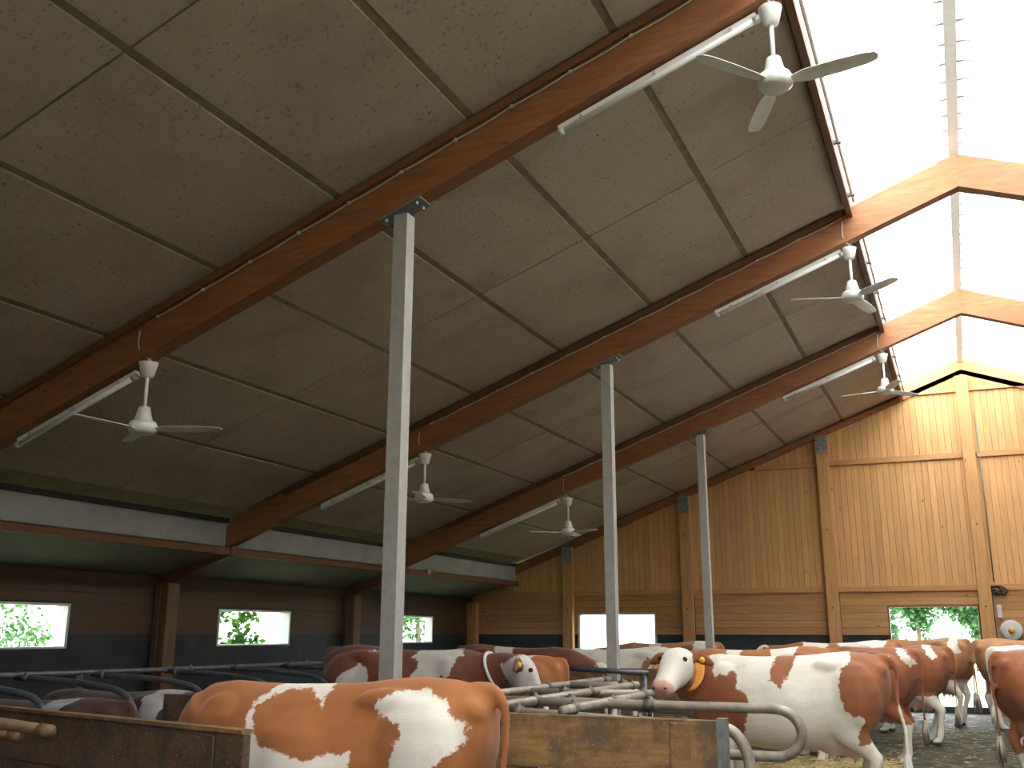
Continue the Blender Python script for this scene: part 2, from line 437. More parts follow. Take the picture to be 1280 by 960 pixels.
# ------------------------------------------------------------------ steel columns
CL = ['tallest galvanised steel column, rising behind the nearest brown and white cow',
      'galvanised steel column in the middle, standing behind the pipe stall rails',
      'farthest and thinnest steel column, standing behind the white-faced cow']
def column(x, y, label):
    root = empty('steel_column', (x, y, 0)); tag(root, label, 'column')
    h = zb(x)
    a = .062
    bm = bmesh.new(); quadprism(bm, [(-a, -a, 0), (a, -a, 0), (a, a, 0), (-a, a, 0)], (0, 0, h-.045))
    obj('shaft', bm, M_GALV, root)
    bx('base_plate', M_GALV, root, -.14, .14, -.14, .14, 0, .02)
    bm = bmesh.new(); quadprism(bm, [(-.19, -.09, h-.015-TA*.19), (.19, -.09, h-.015+TA*.19), (.19, -.09, h+TA*.19), (-.19, -.09, h-TA*.19)], (0, .18, 0))
    tpl = obj('top_plate', bm, M_GALVD, root)
    for sx in (-1, 1):
        for sy in (-1, 1):
            bm = bmesh.new(); lathe(bm, [(.018, -.03), (.018, 0)], (sx*.14, sy*.055, h-.015+TA*sx*.14), 6); obj('bolt', bm, M_GALVD, tpl)
for k, y in enumerate(YS[2:]):
    column(XC-(.015 if k == 0 else 0), y, CL[k])
column(2*XR-XC, YS[2], 'galvanised steel column right of the frame in line with the nearest rafter')

# ------------------------------------------------------------------ walls with separate boards
def wall_boards_x(parent, y, x0, x1, z0, z1, holes, mat, bw=.14, th=.028, vert=False, top=None):
    pass
# left wall ---------------------------------------------------------
wl = bmesh.new()
WIN = [(8.0, 9.99), (12.95, 14.86), (18.2, 20.12)]
ZWB, ZWT = 1.28, 1.86
def pier_wall(bm, axis, fixed0, fixed1, a0, a1, z0, z1, holes):
    """wall box cut by rectangular holes (h0,h1,zb,zt) sorted along the axis"""
    def b(u0, u1, w0, w1):
        if u1-u0 < 1e-4 or w1-w0 < 1e-4: return
        if axis == 'y': box(bm, fixed0, fixed1, u0, u1, w0, w1)
        else: box(bm, u0, u1, fixed0, fixed1, w0, w1)
    u = a0
    for h0, h1, zb_, zt_ in holes:
        b(u, h0, z0, z1); b(h0, h1, z0, zb_); b(h0, h1, zt_, z1); u = h1
    b(u, a1, z0, z1)
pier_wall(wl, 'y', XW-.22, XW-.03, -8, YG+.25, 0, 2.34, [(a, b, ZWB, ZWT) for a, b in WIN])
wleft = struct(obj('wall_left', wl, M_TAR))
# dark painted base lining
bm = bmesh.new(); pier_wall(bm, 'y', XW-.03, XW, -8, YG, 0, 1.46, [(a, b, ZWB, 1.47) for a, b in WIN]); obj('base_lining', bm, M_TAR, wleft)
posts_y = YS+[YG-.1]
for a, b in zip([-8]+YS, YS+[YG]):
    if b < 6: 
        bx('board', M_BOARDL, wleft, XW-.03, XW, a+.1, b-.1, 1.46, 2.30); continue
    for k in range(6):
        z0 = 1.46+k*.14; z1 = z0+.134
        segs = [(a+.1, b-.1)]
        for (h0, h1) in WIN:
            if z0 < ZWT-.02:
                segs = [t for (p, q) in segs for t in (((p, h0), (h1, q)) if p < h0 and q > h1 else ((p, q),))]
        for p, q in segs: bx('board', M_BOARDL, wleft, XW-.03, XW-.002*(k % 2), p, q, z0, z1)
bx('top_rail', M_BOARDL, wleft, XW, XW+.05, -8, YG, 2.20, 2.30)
for n, (a, b) in enumerate(WIN):
    wn = struct(empty('window_%d' % (n+1), (XW, (a+b)/2, ZWB))); h = (b-a)/2; H = ZWT-ZWB
    bx('frame', M_FRAME, wn, -.18, .01, h-.04, h, 0, H); bx('frame', M_FRAME, wn, -.18, .01, -h, -h+.04, 0, H)
    bx('sill', M_FRAME, wn, -.22, .03, -h+.04, h-.04, 0, .025); bx('lintel', M_FRAME, wn, -.18, .01, -h+.04, h-.04, H-.03, H)
    bx('pane', M_GLASS, wn, -.122, -.118, -h+.04, h-.04, .025, H-.03)
# right wall (outside the frame) with the same row of windows
wr = bmesh.new(); pier_wall(wr, 'y', XWR, XWR+.2, -8, YG+.2, 0, 2.4, [(-1.8, .1, ZWB, ZWT), (3.0, 4.9, ZWB, ZWT), (8.0, 9.99, ZWB, ZWT), (12.95, 14.86, ZWB, ZWT), (18.2, 20.12, ZWB, ZWT)])
struct(obj('wall_right', wr, M_TAR))
# front wall behind the viewer with a big open gate
wf = bmesh.new()
def gable_poly(bm, x0, x1, y, z0, th, extra=.4):
    xs = [x0]+([XR] if x0 < XR < x1 else [])+[x1]
    pts = [(x0, y, z0), (x1, y, z0)]+[(x, y, zb(x)+extra) for x in xs[::-1]]
    quadprism(bm, pts, (0, th, 0))
gable_poly(wf, XW, .5, -8, 0, .15); gable_poly(wf, 3.8, XWR, -8, 0, .15); gable_poly(wf, .5, 3.8, -8, 3.2, .15, .6)
struct(obj('wall_front', wf, M_BOARDV))

# back wall (gable) --------------------------------------------------
GP = [(-8.36, 'leftmost'), (-5.55, ''), (-2.49, ''), (XR-.02, '')]
HA = (-8.17, -6.31, 1.08, 1.95); HD = (-1.45, .25, 0, 2.05)
wb = bmesh.new()
def gpier(bm, y0, y1, exz):
    # lower courses with holes
    pier_wall(bm, 'x', y0, y1, XW-.2, XWR+.2, 0, 2.36, [HA, HD])
    xs = [XW-.2, XR, XWR+.2]
    quadprism(bm, [(XW-.2, y0, 2.36), (XWR+.2, y0, 2.36), (XWR+.2, y0, zb(XWR+.2)+.36), (XS, y0, zb(XS)+.38) if 0 else (XR, y0, ZR+exz), (XW-.2, y0, zb(XW-.2)+.36)], (0, y1-y0, 0))
gpier(wb, YG+.03, YG+.2, .62)
wback = struct(obj('wall_back', wb, M_TAR))
# vertical boards
BW = .125
def vboards(z0, top, z1=None):
    x = XW
    while x < 4.6:
        xa, xb = x, x+BW-.006
        ta_, tb_ = (zb(xa)+top, zb(xb)+top) if z1 is None else (min(z1, zb(xa)+.30), min(z1, zb(xb)+.30))
        if ta_ > z0+.05:
            bm = bmesh.new(); dy = random.uniform(0, .004)
            quadprism(bm, [(xa, YG+dy, z0), (xb, YG+dy, z0), (xb, YG+dy, max(z0+.01, tb_)), (xa, YG+dy, ta_)], (0, .03-dy, 0))
            obj('board', bm, M_BOARDV, wback)
        x += BW
vboards(5.08, .32); vboards(2.42, 0, 5.0)
# lower horizontal boards
for (xa, xb, lo) in [(XW, -8.5, 1.47), (-8.25, -5.68, 1.47), (-5.42, -2.62, 1.47), (-2.36, XR-.14, 1.47), (XR+.12, XWR, 0)]:
    z = lo
    while z < 2.36:
        z1 = min(z+.15, 2.37); segs = [(xa, xb)]
        for (h0, h1, hb, ht) in (HA, HD):
            if z < ht-.005 and z1 > hb+.03:
                ns = []
                for p, q in segs:
                    if q <= h0 or p >= h1: ns.append((p, q))
                    else:
                        if h0-p > .03: ns.append((p, h0))
                        if q-h1 > .03: ns.append((h1, q))
                        if z1 > ht+.01 and z < ht: bx('board', M_BOARDH, wback, max(p, h0), min(q, h1), YG-.002, YG+.03, ht, z1-.006)
                segs = ns
        for p, q in segs: bx('board', M_BOARDH, wback, p, q, YG-random.uniform(0, .003), YG+.03, z, z1-.006)
        z += .15
for z in (5.04, 2.39):
    xl = -7.6 if z > 4 else XW
    for a, b in ((xl if z < 4 else -2.49-1.0*0-5.0, -8.5), (-8.25, -5.68), (-5.42, -2.62), (-2.36, XR-.14), (XR+.12, 5.0)):
        if z > 4 and a < -5.6: continue
        if z > 4 and a < -5: a = -3.95
        if a < b: bx('girt', M_GIRT, wback, a, b, YG-.045, YG, z-.055, z+.055)
# posts on back wall
PL = ['wooden wall post left of the small bright window in the plank end wall',
      'wooden wall post right of the small bright window in the plank end wall',
      'wooden wall post with grey steel cap left of the open doorway',
      'tall wooden ridge post at the right jamb of the open doorway']
for k, (x, _) in enumerate(GP):
    root = empty('wall_post', (x, YG, 0)); tag(root, PL[k], 'post')
    h = zb(x)+.27 if k < 3 else ZR+.25
    bx('shaft', M_POST, root, -.12, .12, -.16, 0, 0, h, .008)
    if k < 3:
        bx('steel_cap', M_GALVD, root, -.125, .125, -.175, -.16, h-.38, h)
        for s in (-1, 1): 
            for q in (.1, .28): bx('bolt', M_CLAMP, root, s*.06-.015, s*.06+.015, -.185, -.175, h-q-.015, h-q+.015)
    for z in (2.0, 3.6): bx('bolt', M_CLAMP, root, -.02, .02, -.172, -.16, z, z+.04)
root = empty('wall_post', (XW+.12, YG-.12, 0)); tag(root, 'dark corner post where the left wall meets the plank end wall', 'post')
bx('shaft', M_POST, root, -.12, .12, -.1, .1, 0, 2.22, .008)
WPL = {3: 'wooden post between the left and the middle window of the left wall', 4: 'wooden post right of the leafy window in the left wall', 2: 'wooden post of the left wall beyond the left edge of view'}
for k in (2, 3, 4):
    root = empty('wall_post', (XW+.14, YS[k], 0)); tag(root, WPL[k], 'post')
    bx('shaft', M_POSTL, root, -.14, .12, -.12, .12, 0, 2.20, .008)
    bx('dark_strip', M_CLAMP, root, -.10, -.02, -.135, -.12, 0, 2.1)  # dark upright strip on the near face of the post
# cable duct down the ridge post
bm = bmesh.new(); tube(bm, [(0, 0, 2.5), (0, 0, 5.9)], .012, 8)
cd_ = obj('conduit', bm, M_GALVD, None, True); cd_.location = (XR+.17, YG-.03, 0)
tag(cd_, 'thin grey conduit running down right beside the tall ridge post', 'conduit')
# window and door in the back wall
w4 = struct(empty('window_4', ((HA[0]+HA[1])/2, YG, HA[2]))); h = (HA[1]-HA[0])/2; H = HA[3]-HA[2]
for s in (-1, 1): bx('frame', M_FRAME, w4, min(s*h, s*(h-.05)), max(s*h, s*(h-.05)), .02, .16, 0, H)
bx('frame', M_FRAME, w4, -h, h, .02, .16, H-.05, H); bx('sill', M_FRAME, w4, -h, h, -.02, .2, 0, .03)
bx('pane', M_GLASS, w4, -h+.05, h-.05, .10, .104, .03, H-.05)
d1 = struct(empty('door_1', ((HD[0]+HD[1])/2, YG, 0))); h = (HD[1]-HD[0])/2; H = HD[3]
for s in (-1, 1): bx('jamb', M_BATTEN, d1, min(s*h, s*(h-.03)), max(s*h, s*(h-.03)), .0, .2, 0, H)
bx('lintel', M_BATTEN, d1, -h+.03, h-.03, .0, .2, H-.03, H)
bx('threshold', M_TAR, d1, -h, h, -.1, .25, 0, .12)
tag(bx('junction_box', M_GREYP, None, XR+.17, XR+.25, YG-.09, YG-.003, 1.80, 2.05), 'small grey switch box on the wall right of the ridge post', 'switch box')
# cable tangle and round disc on the wall at the far right
bm = bmesh.new(); p = [(XR+.15+.14*math.sin(i*1.9)+.05*i*.2, YG-.08+.02*math.cos(i), 2.32+.09*math.cos(i*1.3)) for i in range(14)]
tube(bm, smoothpath(p), .014, 6); tag(obj('cable_bundle', bm, M_RUBBER, None, True), 'tangle of dark cable on the wall beside the ridge post', 'cable')
fd = empty('wall_reel', (.78, YG-.02, 1.56)); tag(fd, 'round grey disc on the end wall at the right edge', 'disc')
for nm, r, d, m_ in (('rim', .20, .06, M_GREYP), ('hub', .06, .10, M_ORANGE)):
    bm = bmesh.new(); rings(bm, [[(q*math.cos(2*PI*k/24), yv, q*math.sin(2*PI*k/24)) for k in range(24)] for q, yv in ((r, 0), (r, -d*.7), (r*.8, -d))]); obj(nm, bm, m_, fd, True)

# ------------------------------------------------------------------ tube lights
TL = ['near right ceiling tube light, biggest, left of the nearest right fan', 'ceiling tube light on the middle rafter, right side near the skylight', 'ceiling tube light on the farthest rafter, right side near the skylight',
      'ceiling tube light on the nearest rafter, far left side, beside the biggest left fan', 'ceiling tube light on the middle rafter, partly behind the tallest column', 'ceiling tube light on the farthest rafter, left side, beside the smallest left fan']
def tubelight(xa, xb, y, label):
    root = empty('tube_light', ((xa+xb)/2, y+.03, zb((xa+xb)/2)-.02)); tag(root, label, 'light', 'tube lights under the rafters')
    sub = math.atan(TA); root.rotation_euler = (0, -sub, 0)
    L = (xb-xa)/2/math.cos(sub)
    hs_ = bx('housing', M_WHITEP, root, -L, L, -.03, .03, -.05, .0, .006)
    bm = bmesh.new(); tube(bm, [(-L+.02, -.035, -.075), (L-.02, -.035, -.075)], .024, 12); obj('tube', bm, M_TUBE, root, True)
    for s in (-1, 1):
        bm = bmesh.new(); tube(bm, [(s*(L-.04), -.035, -.075), (s*(L+.01), -.035, -.075)], .030, 12); obj('end_cap', bm, M_GREYP, root, True)
    for q in (-.75, 0, .75): bx('clip', M_GREYP, hs_, q*L-.012, q*L+.012, -.062, -.02, -.06, -.03)
for (xa, xb), y, l in zip([(-2.54, -.98), (-2.47, -.94), (-2.46, -.97), (-8.07, -6.66), (-8.14, -6.61), (-8.08, -6.51)], [YS[2], YS[3], YS[4]]*2, TL):
    tubelight(xa, xb, y, l)

# ------------------------------------------------------------------ ceiling fans
FL = ['largest white ceiling fan, top right, below the nearest rafter end', 'white ceiling fan in the middle of the right row under the middle rafter', 'smallest fan of the right row, beside the upper plank wall',
      'largest white ceiling fan of the left row, left of the tallest column', 'white ceiling fan just right of the tallest column', 'smallest white ceiling fan of the left row, left of the second column']
def fan(x, y, z, a0, label):
    root = empty('ceiling_fan', (x, y, z)); tag(root, label, 'fan', 'ceiling fans below the rafters')
    top = zb(x)-z           # rafter underside above hub
    zt = .60
    bm = bmesh.new(); lathe(bm, [(.008, zt+.02), (.085, zt), (.080, zt-.02), (.055, zt-.13), (.012, zt-.14)][::-1]); obj('canopy', bm, M_WHITEP, root, True)
    bm = bmesh.new(); lathe(bm, [(.016, .15), (.016, zt-.12)], n=12); obj('rod', bm, M_WHITEP, root, True)
    bm = bmesh.new(); lathe(bm, [(.01, .05), (.085, .06), (.065, .12), (.05, .19), (.02, .20)]); obj('bell_cover', bm, M_WHITEP, root, True)
    bm = bmesh.new(); lathe(bm, [(.01, -.055), (.09, -.055), (.122, -.03), (.126, .02), (.11, .055), (.02, .06)]); obj('motor', bm, M_WHITEP, root, True)
    # hook and cable to the rafter
    bm = bmesh.new(); hk = top if top > zt else zt+.1
    tube(bm, smoothpath([(0, 0, zt+.01), (.03, 0, zt+.05), (0, 0, hk-.01)]), .008, 6); obj('hook', bm, M_GALVD, root, True)
    bm = bmesh.new(); tube(bm, smoothpath([(.04, 0, zt), (-.05, -.08, zt+.12), (-.04, -.10, hk+.25)]), .0065, 6); obj('cable', bm, M_CABLE, root, True)
    for k in range(3):
        bm = bmesh.new(); secs = []
        for r_, wd, tw in ((.11, .028, .1), (.15, .045, .2), (.22, .062, .24), (.45, .068, .2), (.62, .060, .16), (.69, .042, .14), (.705, .012, .13)):
            c, s_ = math.cos(tw), math.sin(tw)
            secs.append([(r_, -wd*c, wd*s_), (r_, 0, .007), (r_, wd*c, -wd*s_), (r_, wd*c, -wd*s_-.004), (r_, 0, .001), (r_, -wd*c, wd*s_-.004)])
        rings(bm, secs); b = obj('blade', bm, M_WHITEP, root, False); b.rotation_euler = (0, 0, math.radians(a0+120*k)); b.location = (0, 0, -.005)
for (x, y, z, a), l in zip([(-.87, YS[2], 5.29, -7), (-.84, YS[3], 5.30, -44), (-.83, YS[4], 5.30, 50), (-6.50, YS[2], 3.24, 25), (-6.48, YS[3], 3.24, 50), (-6.32, YS[4], 3.24, -25)], FL):
    fan(x, y+.0, z, a, l)

# sensor on the fascia
bm = bmesh.new(); ball(bm, (0, 0, 0), (.06, .06, .06)); ball(bm, (.05, .05, .02), (.04, .04, .04))
o = obj('sensor', bm, M_GREYP, None, True); o.location = (XS+.09, 17.5, 2.66); tag(o, 'small round grey sensor on the purlin below the white strip', 'sensor')

# ------------------------------------------------------------------ plank partitions
def plank_wall(name, label, x0, x1, y, z1, rows, mat, battens=(), cap=None, rz=0, steel=True):
    root = empty(name, (x0, y, 0), rz); tag(root, label, 'partition'); L = x1-x0
    hh = z1/rows
    for k in range(rows): bx('plank', mat, root, 0, L, -.022+random.uniform(0, .004), .022, k*hh+.009, (k+1)*hh, .004)
    for b in battens: bx('batten', mat, root, b-.05, b+.05, -.038, -.023, .02, z1-.015, .004)
    if steel: bx('steel_edge', M_GALVD, root, L, L+.045, -.035, .035, 0, z1+.01)
    return root
plank_wall('plank_partition', 'stained wooden plank partition under the pipe rails, right of the nearest cow', -2.85, -1.15, 5.03, 1.075, 4, M_PLANK, (.50, 1.52))
plank_wall('plank_partition', 'dark wooden plank partition partly hidden behind the head of the nearest cow', -5.15, -4.0, 5.62, 1.07, 4, M_PLANKD, steel=False)
plank_wall('plank_partition', 'low brown plank partition behind the middle steel column', -4.62, -2.95, 11.9, 1.08, 4, M_PLANK, steel=False)
ang = math.atan2(3.74-4.32, 5.2-2.96)
g = plank_wall('plank_partition', 'dark dirty plank gate in the bottom left corner before the nearest cow', -7.0, -7.0+math.hypot(4.06, 1.05), 4.32+1.8*.259, 1.05, 4, M_PLANKD, (3.95,), rz=ang, steel=False)
bx('top_edge', M_PLANK, g, 0, 4.19, -.03, .03, 1.05, 1.068)
# two pipes in front of the gate at the left
for (za, zb_, r, lb) in ((1.115, 1.06, .026, 'upper round rail end in the bottom left corner before the dark gate'), (1.07, 1.03, .022, 'lower round rail end in the bottom left corner before the dark gate')):
    root = empty('rail_pipe', (-4.6, 3.42, 0)); tag(root, lb, 'rail')
    e = .80 if r > .025 else .62
    bm = bmesh.new(); tube(bm, [(-.3, 0, za+.02), (e, -.02, zb_)], r, 12); obj('pipe', bm, M_POSTL, root, True)
    bm = bmesh.new(); tube(bm, [(e-.02, -.02, zb_), (e+.05, -.02, zb_-.005)], r+.004, 12); obj('coupling', bm, M_POSTL, root, True)
    bm = bmesh.new(); tube(bm, [(-.25, 0, 0), (-.25, 0, za)], .03, 10); obj('leg', bm, M_PIPED, root, True)

# ------------------------------------------------------------------ stall pipes, right block
def rail(name, label, pts, r, mat, cat='rail', clamps=(), legs=(), group=None, smooth=0):
    root = empty(name, (pts[0][0], pts[0][1], 0)); tag(root, label, cat, group)
    P = [Vector(p)-Vector((pts[0][0], pts[0][1], 0)) for p in pts]
    if smooth: P = smoothpath(P, smooth)
    bm = bmesh.new(); tube(bm, P, r, 12); obj('pipe', bm, mat, root, True)
    for t in clamps:
        i = t*(len(P)-1); a = P[int(i)]; b = P[min(int(i)+1, len(P)-1)]; c = a.lerp(b, i-int(i)); d = (P[-1]-P[0]).normalized() if not smooth else (b-a).normalized()
        bm = bmesh.new(); tube(bm, [c-d*.032, c+d*.032], r+.007, 10); cl_ = obj('clamp', bm, M_CLAMP, root, True)
        bm = bmesh.new(); tube(bm, [c+Vector((0, 0, -r-.035)), c+Vector((0, 0, r+.02))], .014, 6); obj('bolt', bm, M_CLAMP, cl_, True)
    for t in legs:
        i = t*(len(P)-1); a = P[int(i)]; b = P[min(int(i)+1, len(P)-1)]; c = a.lerp(b, i-int(i))
        bm = bmesh.new(); tube(bm, [(c.x, c.y, 0), (c.x, c.y, c.z-r*.5)], r, 10); obj('post', bm, mat, root, True)
    return root
R1 = .028
rail('neck_rail', 'left one of three lengthwise pipe rails over the plank partition', [(-2.96, 5.5, 1.085), (-2.99, 8.85, 1.085)], R1, M_PIPE, clamps=(.1, .55, .95), legs=(.02, .97))
rail('neck_rail', 'middle one of three lengthwise pipe rails over the plank partition', [(-2.44, 5.12, 1.085), (-2.47, 8.0, 1.085)], R1, M_PIPE, clamps=(.25, .6, .95), legs=(.3, .97))
rail('neck_rail', 'right one of three lengthwise pipe rails over the plank partition', [(-1.99, 5.12, 1.085), (-2.02, 6.85, 1.085)], R1, M_PIPE, clamps=(.1, .5, .9), legs=(.5, .97))
def loop_pts(xs, xe, y, zt, zbm, r):
    """divider: from xs to xe at height zt, round end, back at height zbm"""
    pts = [(xs, y, zt), (xe-r-.4, y, zt), (xe-r-.15, y, zt)]
    zc = (zt+zbm)/2; rz = (zt-zbm)/2
    for k in range(7):
        a = PI/2-PI*k/6; pts.append((xe-r+r*math.cos(a), y, zc+rz*math.sin(a)))
    pts += [(xe-r-.2, y, zbm), (xe-r-.5, y, zbm)]
    return pts
rail('stall_divider', 'rounded steel stall divider ending in the big loop right of the partition', loop_pts(-2.5, -.88, 5.85, 1.08, .83, .14), R1, M_PIPE, 'stall divider', clamps=(.06,), smooth=4, legs=())
rail('stall_divider', 'nearest rounded steel divider loop just behind the partition end post', loop_pts(-1.9, -1.03, 5.16, 1.03, .64, .13), R1, M_PIPE, 'stall divider', smooth=4)
rail('stall_divider', 'crosswise stall pipe just behind the left end of the stained partition', [(-2.95, 5.62, 1.05), (-2.0, 5.30, 1.045), (-1.35, 5.22, 1.02)], R1, M_PIPE, 'stall divider', clamps=(.3, .8))
rail('stall_divider', 'crosswise stall pipe in second row behind the stained partition', [(-3.0, 6.15, 1.06), (-2.3, 6.25, 1.06), (-1.5, 5.9, 1.05)], R1, M_PIPE, 'stall divider', clamps=(.45,))
rail('stall_divider', 'crosswise stall pipe in third row, in front of the middle column', [(-2.96, 6.95, 1.07), (-2.1, 7.08, 1.07)], R1, M_PIPE, 'stall divider', clamps=(.3,))
rail('stall_divider', 'farthest crosswise stall pipe, below the muzzle of the white-faced cow', [(-3.0, 7.8, 1.08), (-2.42, 7.86, 1.09)], R1, M_PIPE, 'stall divider', clamps=(.8,))
rail('stall_divider', 'dark stall pipe behind the middle column', [(-4.3, 11.3, 1.09), (-3.35, 11.3, 1.05)], .03, M_PIPED, 'stall divider', legs=(.95,))
# ------------------------------------------------------------------ stall pipes, left block
root = rail('neck_rail', 'long dark top rail along the left wall over the left stalls', [(-7.1, 3.5, 1.16), (-7.05, 8.0, 1.14), (-7.0, 16.0, 1.14)], .024, M_PIPED, clamps=(.25, .5, .62, .75), legs=(.02, .35, .7, .98))
LD = ['curved stall divider nearest the left edge behind the dark gate', 'second curved stall divider from the left behind the dark gate', 'third curved stall divider from the left, next to the head of the nearest cow',
      'fourth stall divider from the left, above the back of the nearest cow', 'fifth stall divider from the left, before the left wall post', 'sixth stall divider from the left, left of the dark brown cow']
for k, y in enumerate((5.2, 6.0, 6.8, 7.7, 8.6, 9.5)):
    z0 = 1.13
    P = [(-7.08, y, z0), (-6.5, y, z0-.02), (-6.1, y, 1.075), (-5.93, y, 1.04), (-5.83, y, .97), (-5.78, y, .86), (-5.80, y, .70), (-5.87, y, .58), (-6.0, y, .50), (-6.4, y, .46), (-7.08, y, .46)]
    rail('stall_divider', LD[k], P, .024, M_PIPED, 'stall divider', clamps=(.02,), smooth=4)

# ------------------------------------------------------------------ straw and litter
def strands(name, n, x0, x1, y0, y1, h, label, ln=(.05, .16), cat='straw'):
    bm = bmesh.new()
    for i in range(n):
        x, y = random.uniform(x0, x1), random.uniform(y0, y1); l = random.uniform(*ln); a = random.uniform(0, 2*PI); t = random.uniform(-.35, .35)
        d = Vector((math.cos(a), math.sin(a), math.tan(t)*.5))*l*.5; z = random.uniform(.01, h); c = Vector((x, y, z+abs(d.z)))
        s = d.cross(Vector((0, 0, 1))).normalized()*.004
        v = [bm.verts.new(c-d-s), bm.verts.new(c+d-s), bm.verts.new(c+d+s), bm.verts.new(c-d+s), bm.verts.new(c+Vector((0, 0, .006)))]
        bm.faces.new((v[0], v[1], v[4])); bm.faces.new((v[1], v[2], v[4])); bm.faces.new((v[2], v[3], v[4])); bm.faces.new((v[3], v[0], v[4]))
    o = obj(name, bm, M_STRAW); stuff(o); tag(o, label, cat); return o
strands('straw_bedding', 16000, -3.4, -.75, 8.3, 12.5, .14, 'thick yellow straw bedding under the standing white cow')
strands('straw_litter', 700, -1.2, 3.0, 11.0, 21.0, .02, 'thin scattered straw on the muddy alley floor', (.04, .14))

# ------------------------------------------------------------------ cows
def sdf(P, poly):
    """signed distance (>0 inside) of points P (N,2) to polygon"""
    poly = np.array(poly, float); n = len(poly); d = np.full(len(P), 1e9); ins = np.zeros(len(P), bool)
    for i in range(n):
        a, b = poly[i], poly[(i+1) % n]; e = b-a; wv = P-a
        t = np.clip((wv@e)/max(e@e, 1e-9), 0, 1); dd = np.hypot(*(wv-t[:, None]*e).T); d = np.minimum(d, dd)
        c = ((a[1] > P[:, 1]) != (b[1] > P[:, 1]))
        with np.errstate(divide='ignore', invalid='ignore'):
            xi = (b[0]-a[0])*(P[:, 1]-a[1])/(b[1]-a[1]+1e-12)+a[0]
        ins ^= c & (P[:, 0] < xi)
    return np.where(ins, d, -d)
def coat_mat(name, brown, white, brown2):
    m, nt, b = new_mat(name)
    at = nd(nt, 'ShaderNodeAttribute', attribute_name='coat'); sk = nd(nt, 'ShaderNodeAttribute', attribute_name='skin'); hf = nd(nt, 'ShaderNodeAttribute', attribute_name='hoof')
    v = mapping(nt)
    n1 = noise(nt, v, 22, 5, .65)
    ma = nd(nt, 'ShaderNodeMath', operation='MULTIPLY_ADD'); nt.links.new(n1, ma.inputs[0]); ma.inputs[1].default_value = .10; ma.inputs[2].default_value = -.05
    ad = nd(nt, 'ShaderNodeMath', operation='ADD'); nt.links.new(at.outputs['Fac'], ad.inputs[0]); nt.links.new(ma.outputs[0], ad.inputs[1])
    f = nd(nt, 'ShaderNodeMapRange'); f.inputs[1].default_value = -.005; f.inputs[2].default_value = .005; nt.links.new(ad.outputs[0], f.inputs[0])
    br = ramp(nt, noise(nt, v, 3.2, 4, .6), [(.3, brown2), (.7, brown)])
    wh = ramp(nt, noise(nt, v, 2.6, 5, .6), [(.3, tuple(x*.80 for x in white)), (.62, white)])
    stain = ramp(nt, noise(nt, v, 7, 6, .7), [(.60, (0, 0, 0)), (.78, (.5, .5, .5))])
    wh = mix(nt, stain, wh, (.36, .27, .16))
    col = mix(nt, f.outputs[0], wh, br)
    col = mix(nt, sk.outputs['Fac'], col, (.62, .31, .25)); col = mix(nt, hf.outputs['Fac'], col, (.07, .055, .04))
    nt.links.new(col, b.inputs['Base Color']); b.inputs['Roughness'].default_value = .75
    b.inputs['Sheen Weight'].default_value = .15
    v5 = mapping(nt, (1, 1, 3)); bump(nt, b, noise(nt, v5, 60, 4, .7), .25, .006)
    return m
COAT_A = coat_mat('russet_and_white_coat', (.40, .145, .042), (.80, .74, .66), (.31, .105, .028))
COAT_B = coat_mat('dark_red_and_white_coat', (.19, .055, .028), (.60, .56, .52), (.12, .034, .018))
COAT_E = coat_mat('stall_shade_coat', (.075, .025, .015), (.42, .42, .44), (.045, .016, .010))  # brown and white both darkened to carry the shade of the left stalls
COAT_C = coat_mat('tan_and_white_coat', (.42, .20, .085), (.72, .66, .58), (.32, .15, .06))
COAT_D = coat_mat('deep_russet_and_white_coat', (.33, .11, .036), (.78, .72, .62), (.24, .075, .024))

TR = [(-.90, 1.30, 1.08, .07), (-.875, 1.36, .98, .13), (-.82, 1.405, .86, .20), (-.70, 1.435, .74, .265), (-.55, 1.445, .66, .295), (-.42, 1.435, .60, .30), (-.25, 1.41, .55, .315), (0, 1.395, .52, .345),
      (.20, 1.39, .53, .335), (.38, 1.395, .56, .29), (.52, 1.405, .59, .245), (.66, 1.385, .63, .215), (.78, 1.30, .70, .17), (.85, 1.18, .80, .10)]
def ring(c, s, u, hw, hh, n=20, e=2.3, flat=0.):
    out = []
    for k in range(n):
        a = 2*PI*k/n; ca, sa = math.cos(a), math.sin(a)
        x = abs(ca)**(2/e)*(1 if ca > 0 else -1)*hw; y = abs(sa)**(2/e)*(1 if sa > 0 else -1)*hh
        x *= 1-flat*max(0, y/hh)
        out.append(Vector(c)+Vector(s)*x+Vector(u)*y)
    return out
def limb(bm, pts, n=14):
    """pts: (x, y, z, rx, ry): ring radii fore-aft and sideways"""
    rs = []
    P = [Vector(p[:3]) for p in pts]
    for i, p in enumerate(pts):
        t = (P[min(i+1, len(P)-1)]-P[max(i-1, 0)]).normalized()
        s = Vector((0, 1, 0)); s = (s-t*s.dot(t)).normalized(); u = t.cross(s)
        rs.append([P[i]+u*p[3]*math.cos(2*PI*k/n)+s*p[4]*math.sin(2*PI*k/n) for k in range(n)])
    rings(bm, rs)
COWN = 0
